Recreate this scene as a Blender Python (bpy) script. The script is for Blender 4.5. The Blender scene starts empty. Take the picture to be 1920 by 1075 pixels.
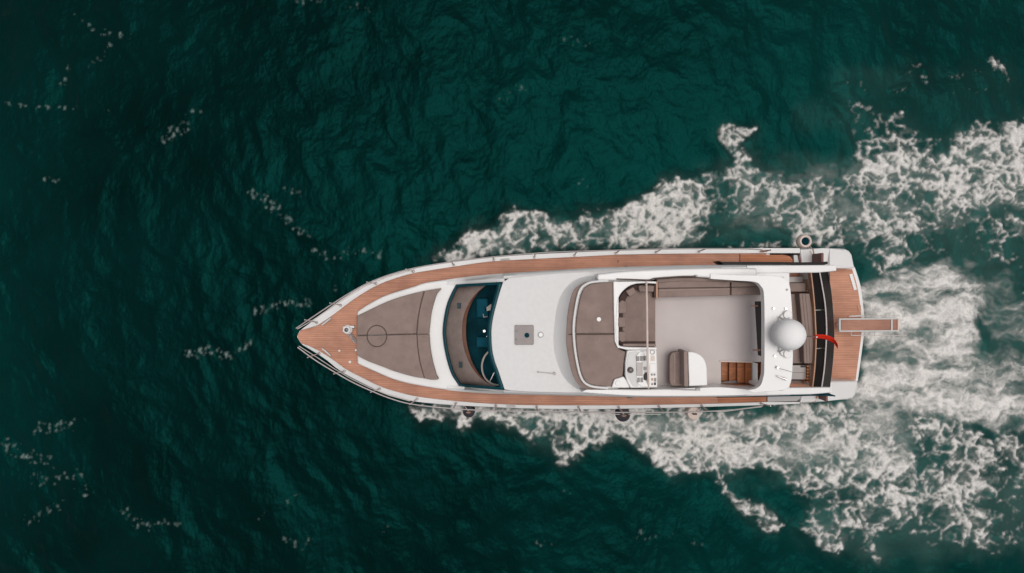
import bpy, math, random
import numpy as np
from mathutils import Vector
random.seed(4)
# ================================================================= camera, sky, sun, exposure
scene = bpy.context.scene
CAMZ, FPX, CX, CY = 21.0, 1280.0, 960.0, 537.5      # drone height (m); focal length in reference pixels; principal point
cam_d = bpy.data.cameras.new('camera'); cam = bpy.data.objects.new('camera', cam_d); scene.collection.objects.link(cam)
cam.location = (0, 0, CAMZ); cam.rotation_euler = (0, 0, 0)
cam_d.sensor_width = 36; cam_d.lens = 24; cam_d.clip_end = 12000
scene.camera = cam
SUN_AZ, SUN_EL = math.radians(20), math.radians(82)    # azimuth from +X, counter-clockwise
world = bpy.data.worlds.new('World'); scene.world = world; world.use_nodes = True
wn = world.node_tree; wn.nodes.clear()
sky = wn.nodes.new('ShaderNodeTexSky'); sky.sky_type = 'NISHITA'; sky.sun_disc = False
sky.sun_elevation = SUN_EL; sky.sun_rotation = math.pi/2-SUN_AZ
sky.air_density = 1.0; sky.dust_density = 4.0; sky.ozone_density = 1.0
hs = wn.nodes.new('ShaderNodeHueSaturation'); hs.inputs['Saturation'].default_value = .22     # thin overcast: greyer than a clear sky
bg = wn.nodes.new('ShaderNodeBackground'); bg.inputs['Strength'].default_value = .10
wo = wn.nodes.new('ShaderNodeOutputWorld')
wn.links.new(sky.outputs[0], hs.inputs['Color']); wn.links.new(hs.outputs[0], bg.inputs['Color']); wn.links.new(bg.outputs[0], wo.inputs[0])
sun_d = bpy.data.lights.new('sun', 'SUN'); sun_d.energy = 1.3; sun_d.angle = math.radians(38); sun_d.color = (1, .95, .9)
sun = bpy.data.objects.new('sun', sun_d); scene.collection.objects.link(sun)
sdir = Vector((math.cos(SUN_EL)*math.cos(SUN_AZ), math.cos(SUN_EL)*math.sin(SUN_AZ), math.sin(SUN_EL)))
sun.rotation_euler = sdir.to_track_quat('Z', 'Y').to_euler(); sun.location = sdir*60
vs = scene.view_settings
vs.view_transform = 'Standard'; vs.look = 'None'; vs.gamma = 1; vs.use_curve_mapping = False; vs.exposure = 0.0
scene.render.resolution_x = 1024; scene.render.resolution_y = 573
scene.cycles.transparent_max_bounces = 12

# ================================================================= materials
MATS = {}
def node_mat(name):
    m = bpy.data.materials.new(name); m.use_nodes = True
    nt = m.node_tree; b = nt.nodes['Principled BSDF']; MATS[name] = m
    return m, nt, b
def nd(nt, t, **kw):
    n = nt.nodes.new(t)
    for k, v in kw.items(): setattr(n, k, v)
    return n
def noise(nt, scale, detail=4, rough=.5, stretch=None):
    tc = nd(nt, 'ShaderNodeTexCoord'); n = nd(nt, 'ShaderNodeTexNoise')
    n.inputs['Scale'].default_value = scale; n.inputs['Detail'].default_value = detail; n.inputs['Roughness'].default_value = rough
    if stretch:
        mp = nd(nt, 'ShaderNodeMapping'); mp.inputs['Scale'].default_value = stretch
        nt.links.new(tc.outputs['Object'], mp.inputs[0]); nt.links.new(mp.outputs[0], n.inputs['Vector'])
    else: nt.links.new(tc.outputs['Object'], n.inputs['Vector'])
    return n
def ramp(nt, fac, c0, c1, p0=.3, p1=.7):
    r = nd(nt, 'ShaderNodeValToRGB')
    r.color_ramp.elements[0].position = p0; r.color_ramp.elements[0].color = (*c0, 1)
    r.color_ramp.elements[1].position = p1; r.color_ramp.elements[1].color = (*c1, 1)
    nt.links.new(fac, r.inputs[0]); return r
def bump(nt, b, fac, strength, dist=.01):
    k = nd(nt, 'ShaderNodeBump'); k.inputs['Strength'].default_value = strength; k.inputs['Distance'].default_value = dist
    nt.links.new(fac, k.inputs['Height']); nt.links.new(k.outputs[0], b.inputs['Normal']); return k
def paint(name, c, rough=.35, var=.06, scale=2.5, metal=0, spec=.5, bmp=0, bscale=60, stretch=None):
    m, nt, b = node_mat(name)
    n = noise(nt, scale, 5, .6, stretch)
    r = ramp(nt, n.outputs[0], [v*(1-var) for v in c], [min(1, v*(1+var)) for v in c])
    nt.links.new(r.outputs[0], b.inputs['Base Color'])
    b.inputs['Roughness'].default_value = rough; b.inputs['Metallic'].default_value = metal; b.inputs['Specular IOR Level'].default_value = spec
    if bmp:
        f = noise(nt, bscale, 3, .6); bump(nt, b, f.outputs[0], bmp, .004)
    return m
paint('gelcoat', (.70, .685, .672), .32, .035, 1.3)
paint('nonskid', (.65, .635, .628), .6, .035, 9, bmp=.35, bscale=45)
paint('fly_floor', (.50, .44, .425), .65, .05, 1.6, bmp=.2)
paint('grey_moulding', (.55, .54, .525), .4, .04, 3)
paint('shade_grey', (.36, .34, .335), .45, .06, 3)
paint('cushion', (.245, .18, .158), .85, .14, 3.2, spec=.25, bmp=.55, bscale=26)
paint('cushion_light', (.28, .21, .185), .85, .08, 2.2, spec=.25, bmp=.3, bscale=38)
paint('cushion_dark', (.075, .045, .038), .85, .15, 4, spec=.2)
paint('seam', (.10, .07, .062), .9, .1, 6, spec=.2)
paint('piping', (.42, .33, .29), .8, .08, 4)
paint('black_glass', (.010, .0075, .0075), .35, .3, 2, spec=.12)
paint('teal_band', (.003, .050, .064), .25, .1, 3, spec=.15)
paint('black_rubber', (.018, .017, .018), .6, .2, 6)
paint('fender_navy', (.022, .018, .024), .45, .25, 8)
paint('fender_cream', (.62, .50, .44), .5, .08, 8)
paint('steel', (.62, .58, .56), .28, .06, 8, metal=.85)
paint('rail_steel', (.46, .41, .395), .38, .08, 8, metal=.45)
paint('rope', (.62, .56, .52), .9, .1, 30)
paint('flag_red', (.80, .03, .010), .75, .12, 6, spec=.2)
paint('dash_leather', (.45, .32, .285), .8, .16, 3.5, spec=.05, bmp=.2)
paint('dash_wood', (.26, .095, .05), .4, .2, 6)
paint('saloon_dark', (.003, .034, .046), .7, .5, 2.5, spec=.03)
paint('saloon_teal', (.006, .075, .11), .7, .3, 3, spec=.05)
paint('dome_white', (.80, .785, .775), .75, .02, 3, spec=.15)
paint('hatch_grey', (.25, .215, .205), .5, .06, 6)
paint('mahogany', (.55, .21, .085), .4, .3, 4, stretch=(1, 5, 5))
paint('dark_red_trim', (.13, .03, .022), .5, .2, 5)
paint('tan_fitting', (.42, .22, .13), .5, .15, 6)
paint('screen_grey', (.33, .29, .275), .3, .06, 10)
paint('gauge_dark', (.10, .085, .085), .25, .2, 12)
paint('orange_plastic', (.85, .16, .03), .4, .05, 5)
def teak(name, c, pitch=.052):
    m, nt, b = node_mat(name)
    tc = nd(nt, 'ShaderNodeTexCoord'); sp = nd(nt, 'ShaderNodeSeparateXYZ'); nt.links.new(tc.outputs['Object'], sp.inputs[0])
    n1 = noise(nt, 1.0, 5, .6, (1.2, 14, 3)); r1 = ramp(nt, n1.outputs[0], [v*.78 for v in c], [v*1.2 for v in c], .25, .75)
    n2 = noise(nt, 1.1, 4, .6); r2 = ramp(nt, n2.outputs[0], (.78, .78, .80), (1.14, 1.15, 1.16), .32, .68)
    mx = nd(nt, 'ShaderNodeMix', data_type='RGBA', blend_type='MULTIPLY'); mx.inputs[0].default_value = 1
    nt.links.new(r1.outputs[0], mx.inputs[6]); nt.links.new(r2.outputs[0], mx.inputs[7])
    dv = nd(nt, 'ShaderNodeMath', operation='DIVIDE'); dv.inputs[1].default_value = pitch; nt.links.new(sp.outputs[1], dv.inputs[0])
    fr = nd(nt, 'ShaderNodeMath', operation='FRACT'); nt.links.new(dv.outputs[0], fr.inputs[0])
    lt = nd(nt, 'ShaderNodeMath', operation='LESS_THAN'); lt.inputs[1].default_value = .12; nt.links.new(fr.outputs[0], lt.inputs[0])
    m2 = nd(nt, 'ShaderNodeMix', data_type='RGBA'); nt.links.new(lt.outputs[0], m2.inputs[0]); nt.links.new(mx.outputs[2], m2.inputs[6])
    m2.inputs[7].default_value = (c[0]*.45, c[1]*.42, c[2]*.42, 1)
    nt.links.new(m2.outputs[2], b.inputs['Base Color']); b.inputs['Roughness'].default_value = .7; b.inputs['Specular IOR Level'].default_value = .25
    bump(nt, b, lt.outputs[0], .2, -.003)
    return m
teak('teak', (.50, .245, .160)); teak('teak_oiled', (.46, .18, .09)); teak('teak_gangway', (.40, .20, .14), .04)
m, nt, b = node_mat('windshield_glass')
nt.nodes.remove(b); out = nt.nodes['Material Output']
tr = nd(nt, 'ShaderNodeBsdfTransparent'); tr.inputs[0].default_value = (.95, .97, .97, 1)
gl = nd(nt, 'ShaderNodeBsdfGlossy'); gl.inputs['Roughness'].default_value = .04; gl.inputs[0].default_value = (.10, .48, .58, 1)
fr = nd(nt, 'ShaderNodeFresnel'); fr.inputs[0].default_value = 1.40
mxs = nd(nt, 'ShaderNodeMixShader'); nt.links.new(fr.outputs[0], mxs.inputs[0]); nt.links.new(tr.outputs[0], mxs.inputs[1]); nt.links.new(gl.outputs[0], mxs.inputs[2])
nt.links.new(mxs.outputs[0], out.inputs[0])
# water: dark green body, aerated pale water near the wake, fine ripples
m, nt, b = node_mat('sea_water')
at = nd(nt, 'ShaderNodeAttribute', attribute_name='air')
n = noise(nt, .22, 5, .6); r = ramp(nt, n.outputs[0], (.0002, .0036, .0035), (.0004, .0108, .0100), .3, .72)
ab = nd(nt, 'ShaderNodeAttribute', attribute_name='painted_falloff'); rb = ramp(nt, n.outputs[0], (.0004, .0185, .0168), (.0012, .0420, .0372), .3, .72)  # brighter sea tone, paints the wide light-to-dark falloff into the base colour
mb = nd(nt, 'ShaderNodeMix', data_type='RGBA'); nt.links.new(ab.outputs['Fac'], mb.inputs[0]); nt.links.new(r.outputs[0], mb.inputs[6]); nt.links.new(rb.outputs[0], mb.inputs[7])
mx = nd(nt, 'ShaderNodeMix', data_type='RGBA'); nt.links.new(at.outputs['Fac'], mx.inputs[0]); nt.links.new(mb.outputs[2], mx.inputs[6]); mx.inputs[7].default_value = (.070, .125, .112, 1)
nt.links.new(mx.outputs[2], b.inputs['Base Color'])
b.inputs['Roughness'].default_value = .24; b.inputs['IOR'].default_value = 1.333; b.inputs['Specular IOR Level'].default_value = .16
b.inputs['Specular Tint'].default_value = (.06, .95, .85, 1)
n1 = noise(nt, 3.2, 6, .62, (1.0, .55, 1)); k1 = bump(nt, b, n1.outputs[0], .5, .06)
n2 = noise(nt, 11, 5, .65, (1.0, .7, 1)); k2 = nd(nt, 'ShaderNodeBump'); k2.inputs['Strength'].default_value = .35; k2.inputs['Distance'].default_value = .03
nt.links.new(n2.outputs[0], k2.inputs['Height']); nt.links.new(k1.outputs[0], k2.inputs['Normal']); nt.links.new(k2.outputs[0], b.inputs['Normal'])
# foam
def foam_mat(name, col):
    m, nt, b = node_mat(name)
    nt.nodes.remove(b); out = nt.nodes['Material Output']
    at = nd(nt, 'ShaderNodeAttribute', attribute_name='cover')
    n = noise(nt, 16, 4, .65)
    sc = nd(nt, 'ShaderNodeMath', operation='MULTIPLY_ADD'); nt.links.new(n.outputs[0], sc.inputs[0]); sc.inputs[1].default_value = 1.1; sc.inputs[2].default_value = .42
    ml = nd(nt, 'ShaderNodeMath', operation='MULTIPLY', use_clamp=True); nt.links.new(at.outputs['Fac'], ml.inputs[0]); nt.links.new(sc.outputs[0], ml.inputs[1])
    df = nd(nt, 'ShaderNodeBsdfDiffuse'); df.inputs['Roughness'].default_value = .6; df.inputs[0].default_value = (*col, 1)
    bp = nd(nt, 'ShaderNodeBump'); bp.inputs['Strength'].default_value = .6; bp.inputs['Distance'].default_value = .03
    n2 = noise(nt, 11, 4, .6); nt.links.new(n2.outputs[0], bp.inputs['Height']); nt.links.new(bp.outputs[0], df.inputs['Normal'])
    tr = nd(nt, 'ShaderNodeBsdfTransparent'); mxs = nd(nt, 'ShaderNodeMixShader')
    nt.links.new(ml.outputs[0], mxs.inputs[0]); nt.links.new(tr.outputs[0], mxs.inputs[1]); nt.links.new(df.outputs[0], mxs.inputs[2]); nt.links.new(mxs.outputs[0], out.inputs[0])
foam_mat('foam', (.75, .725, .695)); foam_mat('fleck_foam', (.36, .47, .445))

# ================================================================= mesh helpers
ORG = {}                                            # world position of each thing's root
def V3(px, py, z):                                  # a direction through the reference pixel, cut at height z
    d = CAMZ-z
    return Vector(((px-CX)*d/FPX, -(py-CY)*d/FPX, z))
def root_of(o):
    while o.parent: o = o.parent
    return o
def make(name, verts, faces, mat, parent=None, smooth=False, bevel=0, seg=2, kind=None, label=None):
    off = ORG.get(root_of(parent).name, Vector((0, 0, 0))) if parent else Vector((0, 0, 0))
    me = bpy.data.meshes.new(name)
    me.from_pydata([tuple(Vector(v)-off) for v in verts], [], faces); me.validate(); me.update()
    import bmesh
    bm = bmesh.new(); bm.from_mesh(me); bmesh.ops.recalc_face_normals(bm, faces=bm.faces); bm.to_mesh(me); bm.free()
    me.materials.append(MATS[mat])
    if smooth or bevel:
        me.shade_smooth(); me.set_sharp_from_angle(angle=math.radians(38))
    o = bpy.data.objects.new(name, me); scene.collection.objects.link(o); o.parent = parent
    if bevel:
        md = o.modifiers.new('edge', 'BEVEL'); md.width = bevel; md.segments = seg; md.limit_method = 'ANGLE'; md.angle_limit = math.radians(38); md.harden_normals = True
    if kind: o['kind'] = kind
    if label: o['label'] = label
    return o
def crv(pts, n=8):                                  # Catmull-Rom through the points
    out = []; P = [pts[0]]+list(pts)+[pts[-1]]
    for i in range(1, len(P)-2):
        a, b, c, d = [np.array(q, float) for q in P[i-1:i+3]]
        for k in range(n):
            t = k/n
            out.append(tuple(.5*(2*b+(c-a)*t+(2*a-5*b+4*c-d)*t*t+(3*b-a-3*c+d)*t**3)))
    out.append(tuple(map(float, pts[-1]))); return out
def fn(pts):
    c = sorted(crv(pts, 8)); xs = [p[0] for p in c]; ys = [p[1] for p in c]
    return lambda x: float(np.interp(x, xs, ys))
def zf(z): return z if callable(z) else (lambda px, py: z)
def prism_data(pts, zt, zb, rel=False):
    zt = zf(zt); top = [V3(p[0], p[1], zt(p[0], p[1])) for p in pts]
    bot = [Vector((v.x, v.y, v.z-zb if rel else zb)) for v in top]
    n = len(pts)
    return top+bot, [list(range(n)), list(range(2*n-1, n-1, -1))]+[[i, n+i, n+(i+1) % n, (i+1) % n] for i in range(n)]
def prism(name, pts, zt, zb, mat, parent, bevel=.012, seg=2, rel=False, **kw):
    v, f = prism_data(pts, zt, zb, rel)
    return make(name, v, f, mat, parent, smooth=True, bevel=bevel, seg=seg, **kw)
def prisms(name, plist, zt, zb, mat, parent, bevel=0, **kw):
    V, F = [], []
    for p in plist:
        v, f = prism_data(p, zt, zb); k = len(V); V += v; F += [[i+k for i in q] for q in f]
    return make(name, V, F, mat, parent, smooth=False, bevel=bevel, **kw)
def loft(name, rows, mat, parent, smooth=True, close=False, caps=False, **kw):
    n = len(rows[0]); V = [v for r in rows for v in r]; F = []
    for a in range(len(rows)-1):
        for i in range(n if close else n-1):
            j = (i+1) % n; F.append([a*n+i, a*n+j, (a+1)*n+j, (a+1)*n+i])
    if caps: F.append(list(range(n))); F.append(list(range((len(rows)-1)*n, len(rows)*n)))
    return make(name, V, F, mat, parent, smooth=smooth, **kw)
def strip(name, A, B, za, zb, th, mat, parent, bevel=.01, **kw):    # solid band between two pixel polylines of equal length
    za, zb = zf(za), zf(zb)
    a = [V3(p[0], p[1], za(*p)) for p in A]; b = [V3(p[0], p[1], zb(*p)) for p in B]
    d = Vector((0, 0, -th)); rows = [[a[i], b[i], b[i]+d, a[i]+d] for i in range(len(a))]
    return loft(name, rows, mat, parent, close=True, caps=True, bevel=bevel, **kw)
def tube(name, pts, r, mat, parent, seg=8, closed=False, **kw):
    pts = [Vector(p) for p in pts]; rows = []; n = len(pts)
    for i, p in enumerate(pts):
        t = (pts[(i+1) % n if closed else min(i+1, n-1)]-pts[i-1 if (closed or i) else 0]).normalized()
        up = Vector((0, 0, 1)) if abs(t.z) < .9 else Vector((1, 0, 0))
        a = t.cross(up).normalized(); c = a.cross(t)
        rr = r[i] if isinstance(r, (list, tuple)) else r
        rows.append([p+a*(rr*math.cos(2*math.pi*k/seg))+c*(rr*math.sin(2*math.pi*k/seg)) for k in range(seg)])
    if closed: rows.append(rows[0])
    return loft(name, rows, mat, parent, close=True, caps=not closed, **kw)
def lathe(name, c, prof, mat, parent, seg=24, **kw):                 # prof: (radius, height above c)
    rows = [[Vector((c[0]+r*math.cos(2*math.pi*k/seg), c[1]+r*math.sin(2*math.pi*k/seg), c[2]+h)) for k in range(seg)] for r, h in prof]
    return loft(name, rows, mat, parent, close=True, caps=True, **kw)
def disc(name, px, py, z, rpx, h, mat, parent, seg=20, bevel=.004, **kw):
    c = V3(px, py, z); r = rpx*(CAMZ-z)/FPX
    return lathe(name, (c.x, c.y, z), [(r, -h), (r, -min(.006, h*.4)), (r*.93, 0)], mat, parent, seg, **kw)
def box(name, x0, y0, x1, y1, zt, zb, mat, parent, bevel=.01, **kw):
    return prism(name, [(x0, y0), (x1, y0), (x1, y1), (x0, y1)], zt, zb, mat, parent, bevel, **kw)
def thing(name, loc, label, cat, group=None):
    o = bpy.data.objects.new(name, None); scene.collection.objects.link(o); o.location = loc; ORG[o.name] = Vector(loc)
    o['label'] = label; o['category'] = cat
    if group: o['group'] = group
    return o
# ---------------------------------------------------------------- noise (numpy)
def hash2(ix, iy, s):
    h = (ix.astype(np.int64)*374761393 + iy.astype(np.int64)*668265263 + s*1442695041) & 0x7fffffff
    h = ((h ^ (h >> 13))*1274126177) & 0x7fffffff
    h = ((h ^ (h >> 15))*2246822519) & 0x7fffffff
    return (h ^ (h >> 16)) & 0xffffff
def perlin(x, y, s=0):
    ix = np.floor(x); iy = np.floor(y); fx = x-ix; fy = y-iy
    ix = ix.astype(np.int64); iy = iy.astype(np.int64)
    u = fx*fx*fx*(fx*(fx*6-15)+10); v = fy*fy*fy*(fy*(fy*6-15)+10)
    def g(a, b, dx, dy):
        t = hash2(a, b, s)*(2*math.pi/16777216.0)
        return np.cos(t)*dx+np.sin(t)*dy
    a = g(ix, iy, fx, fy); b = g(ix+1, iy, fx-1, fy)
    c = g(ix, iy+1, fx, fy-1); d = g(ix+1, iy+1, fx-1, fy-1)
    return ((a+(b-a)*u)*(1-v)+(c+(d-c)*u)*v)*1.5
def fbm(x, y, s=0, o=4, gain=.5):
    r = 0; a = 1.0; f = 1.0; t = 0
    for k in range(o):
        r = r+a*perlin(x*f+k*7.3, y*f-k*3.1, s+k*17); t += a; a *= gain; f *= 2.03
    return r/t
def worley(x, y, s=0):
    ix = np.floor(x).astype(np.int64); iy = np.floor(y).astype(np.int64)
    f1 = np.full(x.shape, 9.0); f2 = np.full(x.shape, 9.0)
    for dx in (-1, 0, 1):
        for dy in (-1, 0, 1):
            cx = ix+dx; cy = iy+dy
            px = cx+hash2(cx, cy, s)/16777216.0; py = cy+hash2(cx, cy, s+91)/16777216.0
            d = np.hypot(px-x, py-y)
            f2 = np.minimum(f2, np.maximum(f1, d)); f1 = np.minimum(f1, d)
    return f1, f2
def sstep(a, b, x):
    t = np.clip((x-a)/(b-a), 0, 1); return t*t*(3-2*t)
# ---------------------------------------------------------------- where the wake lies (reference raster of the sea plane, 4 px cells)
GW, GH, GM = 540, 330, 120        # cells and margin (px)
def raster():
    gx = np.arange(GW)*4.0-GM+2; gy = np.arange(GH)*4.0-GM+2
    return np.meshgrid(gx, gy)
GX, GY = raster()
def poly_mask(pts):
    ins = np.zeros(GX.shape, bool); n = len(pts)
    for i in range(n):
        (x0, y0), (x1, y1) = pts[i], pts[(i+1) % n]
        if y0 == y1: continue
        c = (y0 > GY) != (y1 > GY)
        ins ^= c & (GX < (x1-x0)*(GY-y0)/(y1-y0)+x0)
    return ins
def cap_dist(pts):
    d = np.full(GX.shape, 1e9)
    for (x0, y0), (x1, y1) in zip(pts[:-1], pts[1:]):
        L = (x1-x0)**2+(y1-y0)**2+1e-9
        t = np.clip(((GX-x0)*(x1-x0)+(GY-y0)*(y1-y0))/L, 0, 1)
        d = np.minimum(d, np.hypot(GX-x0-t*(x1-x0), GY-y0-t*(y1-y0)))
    return d
def blur(a, sig):
    fy = np.fft.fftfreq(a.shape[0])[:, None]; fx = np.fft.rfftfreq(a.shape[1])[None, :]
    return np.fft.irfft2(np.fft.rfft2(a)*np.exp(-2*(math.pi*sig/4)**2*(fx*fx+fy*fy)), a.shape)
LACE = [
 (.36, [(1600,450),(1720,430),(2030,390),(2030,560),(1900,520),(1760,480),(1640,520)]),
 (.44, [(1480,890),(1700,860),(1900,840),(2030,860),(2030,1010),(1850,1030),(1700,1010),(1640,1055),(1560,1000)]),
 (.17, [(1550,120),(1740,130),(1900,100),(1930,220),(1760,290),(1590,310)]),
 (.55, [(1330,450),(1500,450),(1600,455),(1600,470),(1330,470)]),
 (.95, [(803,492),(840,462),(890,430),(915,428),(925,455),(900,480),(850,494)]),
 (.64, [(915,430),(950,390),(985,395),(1040,402),(1100,397),(1140,383),(1160,400),(1130,430),(1080,470),(950,482),(900,485)]),
 (.84, [(1070,466),(1110,430),(1150,395),(1200,373),(1250,343),(1275,333),(1300,345),(1330,380),(1320,440),(1300,466),(1200,470),(1080,474)]),
 (.64, [(1250,340),(1340,315),(1390,300),(1440,320),(1500,340),(1560,330),(1600,310),(1620,330),(1600,440),(1500,450),(1440,410),(1390,420),(1340,440)]),
 (.85, [(1342,250),(1375,238),(1412,240),(1400,258),(1378,270),(1405,295),(1430,330),(1390,330),(1362,285)]),
 (.64, [(1590,300),(1640,290),(1700,275),(1760,285),(1800,270),(1840,235),(1880,222),(2030,205),(2030,360),(1880,400),(1820,425),(1760,410),(1700,430),(1620,445),(1580,440)]),
 (.80, [(1800,275),(1850,235),(2030,220),(2030,340),(1870,385),(1770,370),(1740,330)]),
 (.72, [(1590,380),(1680,370),(1720,400),(1660,435),(1600,440)]),
 (.80, [(1500,400),(1560,400),(1570,440),(1500,445)]),
 (.44, [(1570,190),(1680,220),(1760,250),(1800,270),(1700,300),(1600,310),(1580,250)]),
 (.92, [(765,754),(780,775),(797,798),(812,785),(835,776),(860,785),(885,796),(905,782),(920,764),(850,750)]),
 (.84, [(880,760),(1100,760),(1150,790),(1100,808),(1040,800),(980,815),(950,802),(900,790)]),
 (.72, [(980,810),(1000,832),(1040,850),(1050,874),(1075,874),(1080,850),(1110,837),(1140,837),(1150,800),(1100,785)]),
 (.90, [(1100,760),(1300,760),(1330,800),(1345,850),(1320,890),(1280,892),(1220,862),(1180,837),(1150,810)]),
 (.70, [(1280,765),(1560,755),(1640,775),(1700,800),(1720,850),(1700,900),(1620,930),(1540,900),(1480,890),(1400,880),(1350,905),(1300,880)]),
 (.82, [(1480,800),(1640,800),(1700,860),(1660,895),(1560,890),(1500,860)]),
 (.97, [(1338,903),(1370,913),(1420,943),(1450,958),(1478,988),(1440,994),(1400,964),(1370,937)]),
 (.84, [(1488,983),(1520,983),(1560,1000),(1592,1025),(1570,1036),(1530,1030)]),
 (.60, [(1470,900),(1560,890),(1640,920),(1640,960),(1560,1000),(1500,985),(1520,940)]),
 (.66, [(1618,980),(1650,990),(1647,1052),(1623,1052)]),
 (.55, [(1660,955),(1725,935),(1735,985),(1690,1000)]),
 (.62, [(1860,790),(1930,830),(2030,880),(2030,1000),(1870,970),(1900,890),(1870,830)]),
 (.66, [(1780,975),(1820,970),(1850,1015),(1830,1022),(1800,1000)]),
 (.78, [(1690,780),(1800,785),(1860,835),(1870,870),(1780,870),(1720,850)]),
 (.62, [(1700,860),(1800,850),(1880,880),(1830,930),(1740,920)]),
]
CAPS = [  # density, radius, polyline
 (.8, 5, [(1500,455),(1560,452),(1640,442),(1720,420),(1800,420)]), (.30, 6, [(1700,488),(1860,455)]),
 (.40, 5, [(1690,145),(1715,128),(1735,130),(1740,150)]), (.38, 8, [(1570,165),(1600,160),(1620,175)]), (.38, 9, [(1560,215),(1590,230),(1620,250)]),
 (.38, 8, [(1860,110),(1880,130),(1885,180)]), (.42, 8, [(1655,215),(1690,222),(1700,245)]), (.5, 5, [(1670,170),(1700,160)]),
 (.7, 4, [(1720,800),(1790,800),(1850,830),(1900,860)]), (.55, 5, [(1860,470),(1900,520),(1960,560)]),
 # drifting flecks ahead of the bow and at the edges
 (.60, 6, [(205,80),(180,110),(155,125)]), (.56, 7, [(140,25),(165,50),(210,62),(245,70)]), (.58, 5, [(115,152),(122,140),(130,125)]),
 (.60, 5, [(10,195),(45,198),(70,200),(140,202)]), (.58, 5, [(110,270),(125,255)]), (.52, 5, [(55,290),(62,282)]),
 (.70, 11, [(310,262),(325,245),(345,238)]), (.54, 7, [(345,210),(372,212)]), (.55, 9, [(80,330),(115,345)]),
 (.70, 10, [(470,362),(500,372),(520,395)]), (.64, 9, [(520,395),(550,425),(575,440)]), (.60, 8, [(540,360),(570,362)]),
 (.72, 6, [(585,465),(610,478),(632,486)]), (.58, 10, [(640,480),(690,470),(720,485)]), (.52, 9, [(630,540),(650,520)]),
 (.74, 7, [(480,583),(515,575),(545,568),(578,570)]), (.72, 10, [(352,665),(390,655),(430,668)]), (.64, 8, [(430,670),(460,655),(472,645)]),
 (.58, 14, [(70,805),(110,800),(125,795)]), (.58, 16, [(10,835),(40,855),(85,865)]), (.53, 14, [(60,900),(140,890),(160,920)]),
 (.55, 12, [(90,960),(110,945),(50,975)]), (.62, 9, [(235,960),(262,980),(285,985)]), (.56, 10, [(290,980),(335,985)]),
 (.58, 9, [(540,1010),(570,1022),(590,1003)]), (.50, 12, [(530,950),(560,930)]), (.52, 9, [(500,960),(490,975)]),
 (.60, 7, [(560,2),(600,5)]), (.48, 10, [(660,10),(700,20)]), (.52, 9, [(1190,1000),(1220,1010),(1260,1005)]),
 (.50, 8, [(1050,900),(1065,925)]), (.50, 9, [(1010,1020),(1030,1015)]), (.46, 12, [(950,170),(930,190),(980,165)]), (.46, 10, [(1110,60),(1100,80),(1060,75)]),
 (.46, 9, [(1080,335),(1100,345)]), (.48, 7, [(720,990),(722,970)]), (.5, 6, [(1300,1015),(1330,1030)]),
]
MILK = [
 (.95, [(1608,545),(1660,512),(1720,490),(1780,500),(1835,540),(1845,580),(1810,640),(1850,665),(1900,700),(1900,800),(1850,800),(1780,790),(1700,775),(1595,757),(1610,700)]),
 (.58, [(1780,500),(1860,500),(2030,600),(2030,860),(1850,800),(1880,700),(1840,600)]),
 (.62, [(1280,765),(1600,755),(1720,800),(1720,880),(1560,900),(1400,885),(1320,880)]),
 (.50, [(1080,470),(1150,400),(1270,340),(1330,400),(1300,468)]),
 (.55, [(1100,765),(1300,765),(1340,850),(1280,890),(1150,810)]),
 (.44, [(1340,440),(1400,300),(1600,310),(2030,220),(2030,400),(1700,440)]),
 (.36, [(1500,980),(1640,920),(1800,870),(2030,900),(2030,1000),(1700,1060),(1560,1040)]),
 (.22, [(1340,260),(1480,290),(1480,340),(1380,340)]),
 (.18, [(1480,190),(1560,185),(1570,240),(1500,240)]),
 (.10, [(1560,130),(1700,120),(1720,160),(1560,170)]),
 (.24, [(1600,440),(2030,390),(2030,560),(1860,500),(1720,480),(1620,520)]), (.35, [(880,765),(1100,765),(1100,810),(900,795)]), (.4, [(805,490),(900,430),(1080,400),(1080,470),(850,492)]),
]
def maps():
    lace = np.zeros(GX.shape); milk = np.zeros(GX.shape); calm = np.zeros(GX.shape)
    for d, p in LACE: lace = np.maximum(lace, d*poly_mask(p))
    for d, p in MILK: milk = np.maximum(milk, d*poly_mask(p))
    lace = blur(lace, 7); milk = blur(milk, 14); body = blur(lace, 10); light_falloff = blur(np.maximum(lace, milk*.8), 300); light_falloff = np.clip(light_falloff/light_falloff.max(), 0, 1)
    fleck = np.zeros(GX.shape)
    for k, (d, r, p) in enumerate(CAPS):
        c = d*sstep(r*2.0, r*.3, cap_dist(p))
        if k < 10: lace = np.maximum(lace, c)
        else: fleck = np.maximum(fleck, c)
    return lace, milk, body, light_falloff, fleck
def sample(a, px, py):
    u = np.clip((px+GM-2)/4.0, 0, GW-1.001); v = np.clip((py+GM-2)/4.0, 0, GH-1.001)
    i = u.astype(int); j = v.astype(int); fu = u-i; fv = v-j
    return (a[j, i]*(1-fu)+a[j, i+1]*fu)*(1-fv)+(a[j+1, i]*(1-fu)+a[j+1, i+1]*fu)*fv
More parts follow.
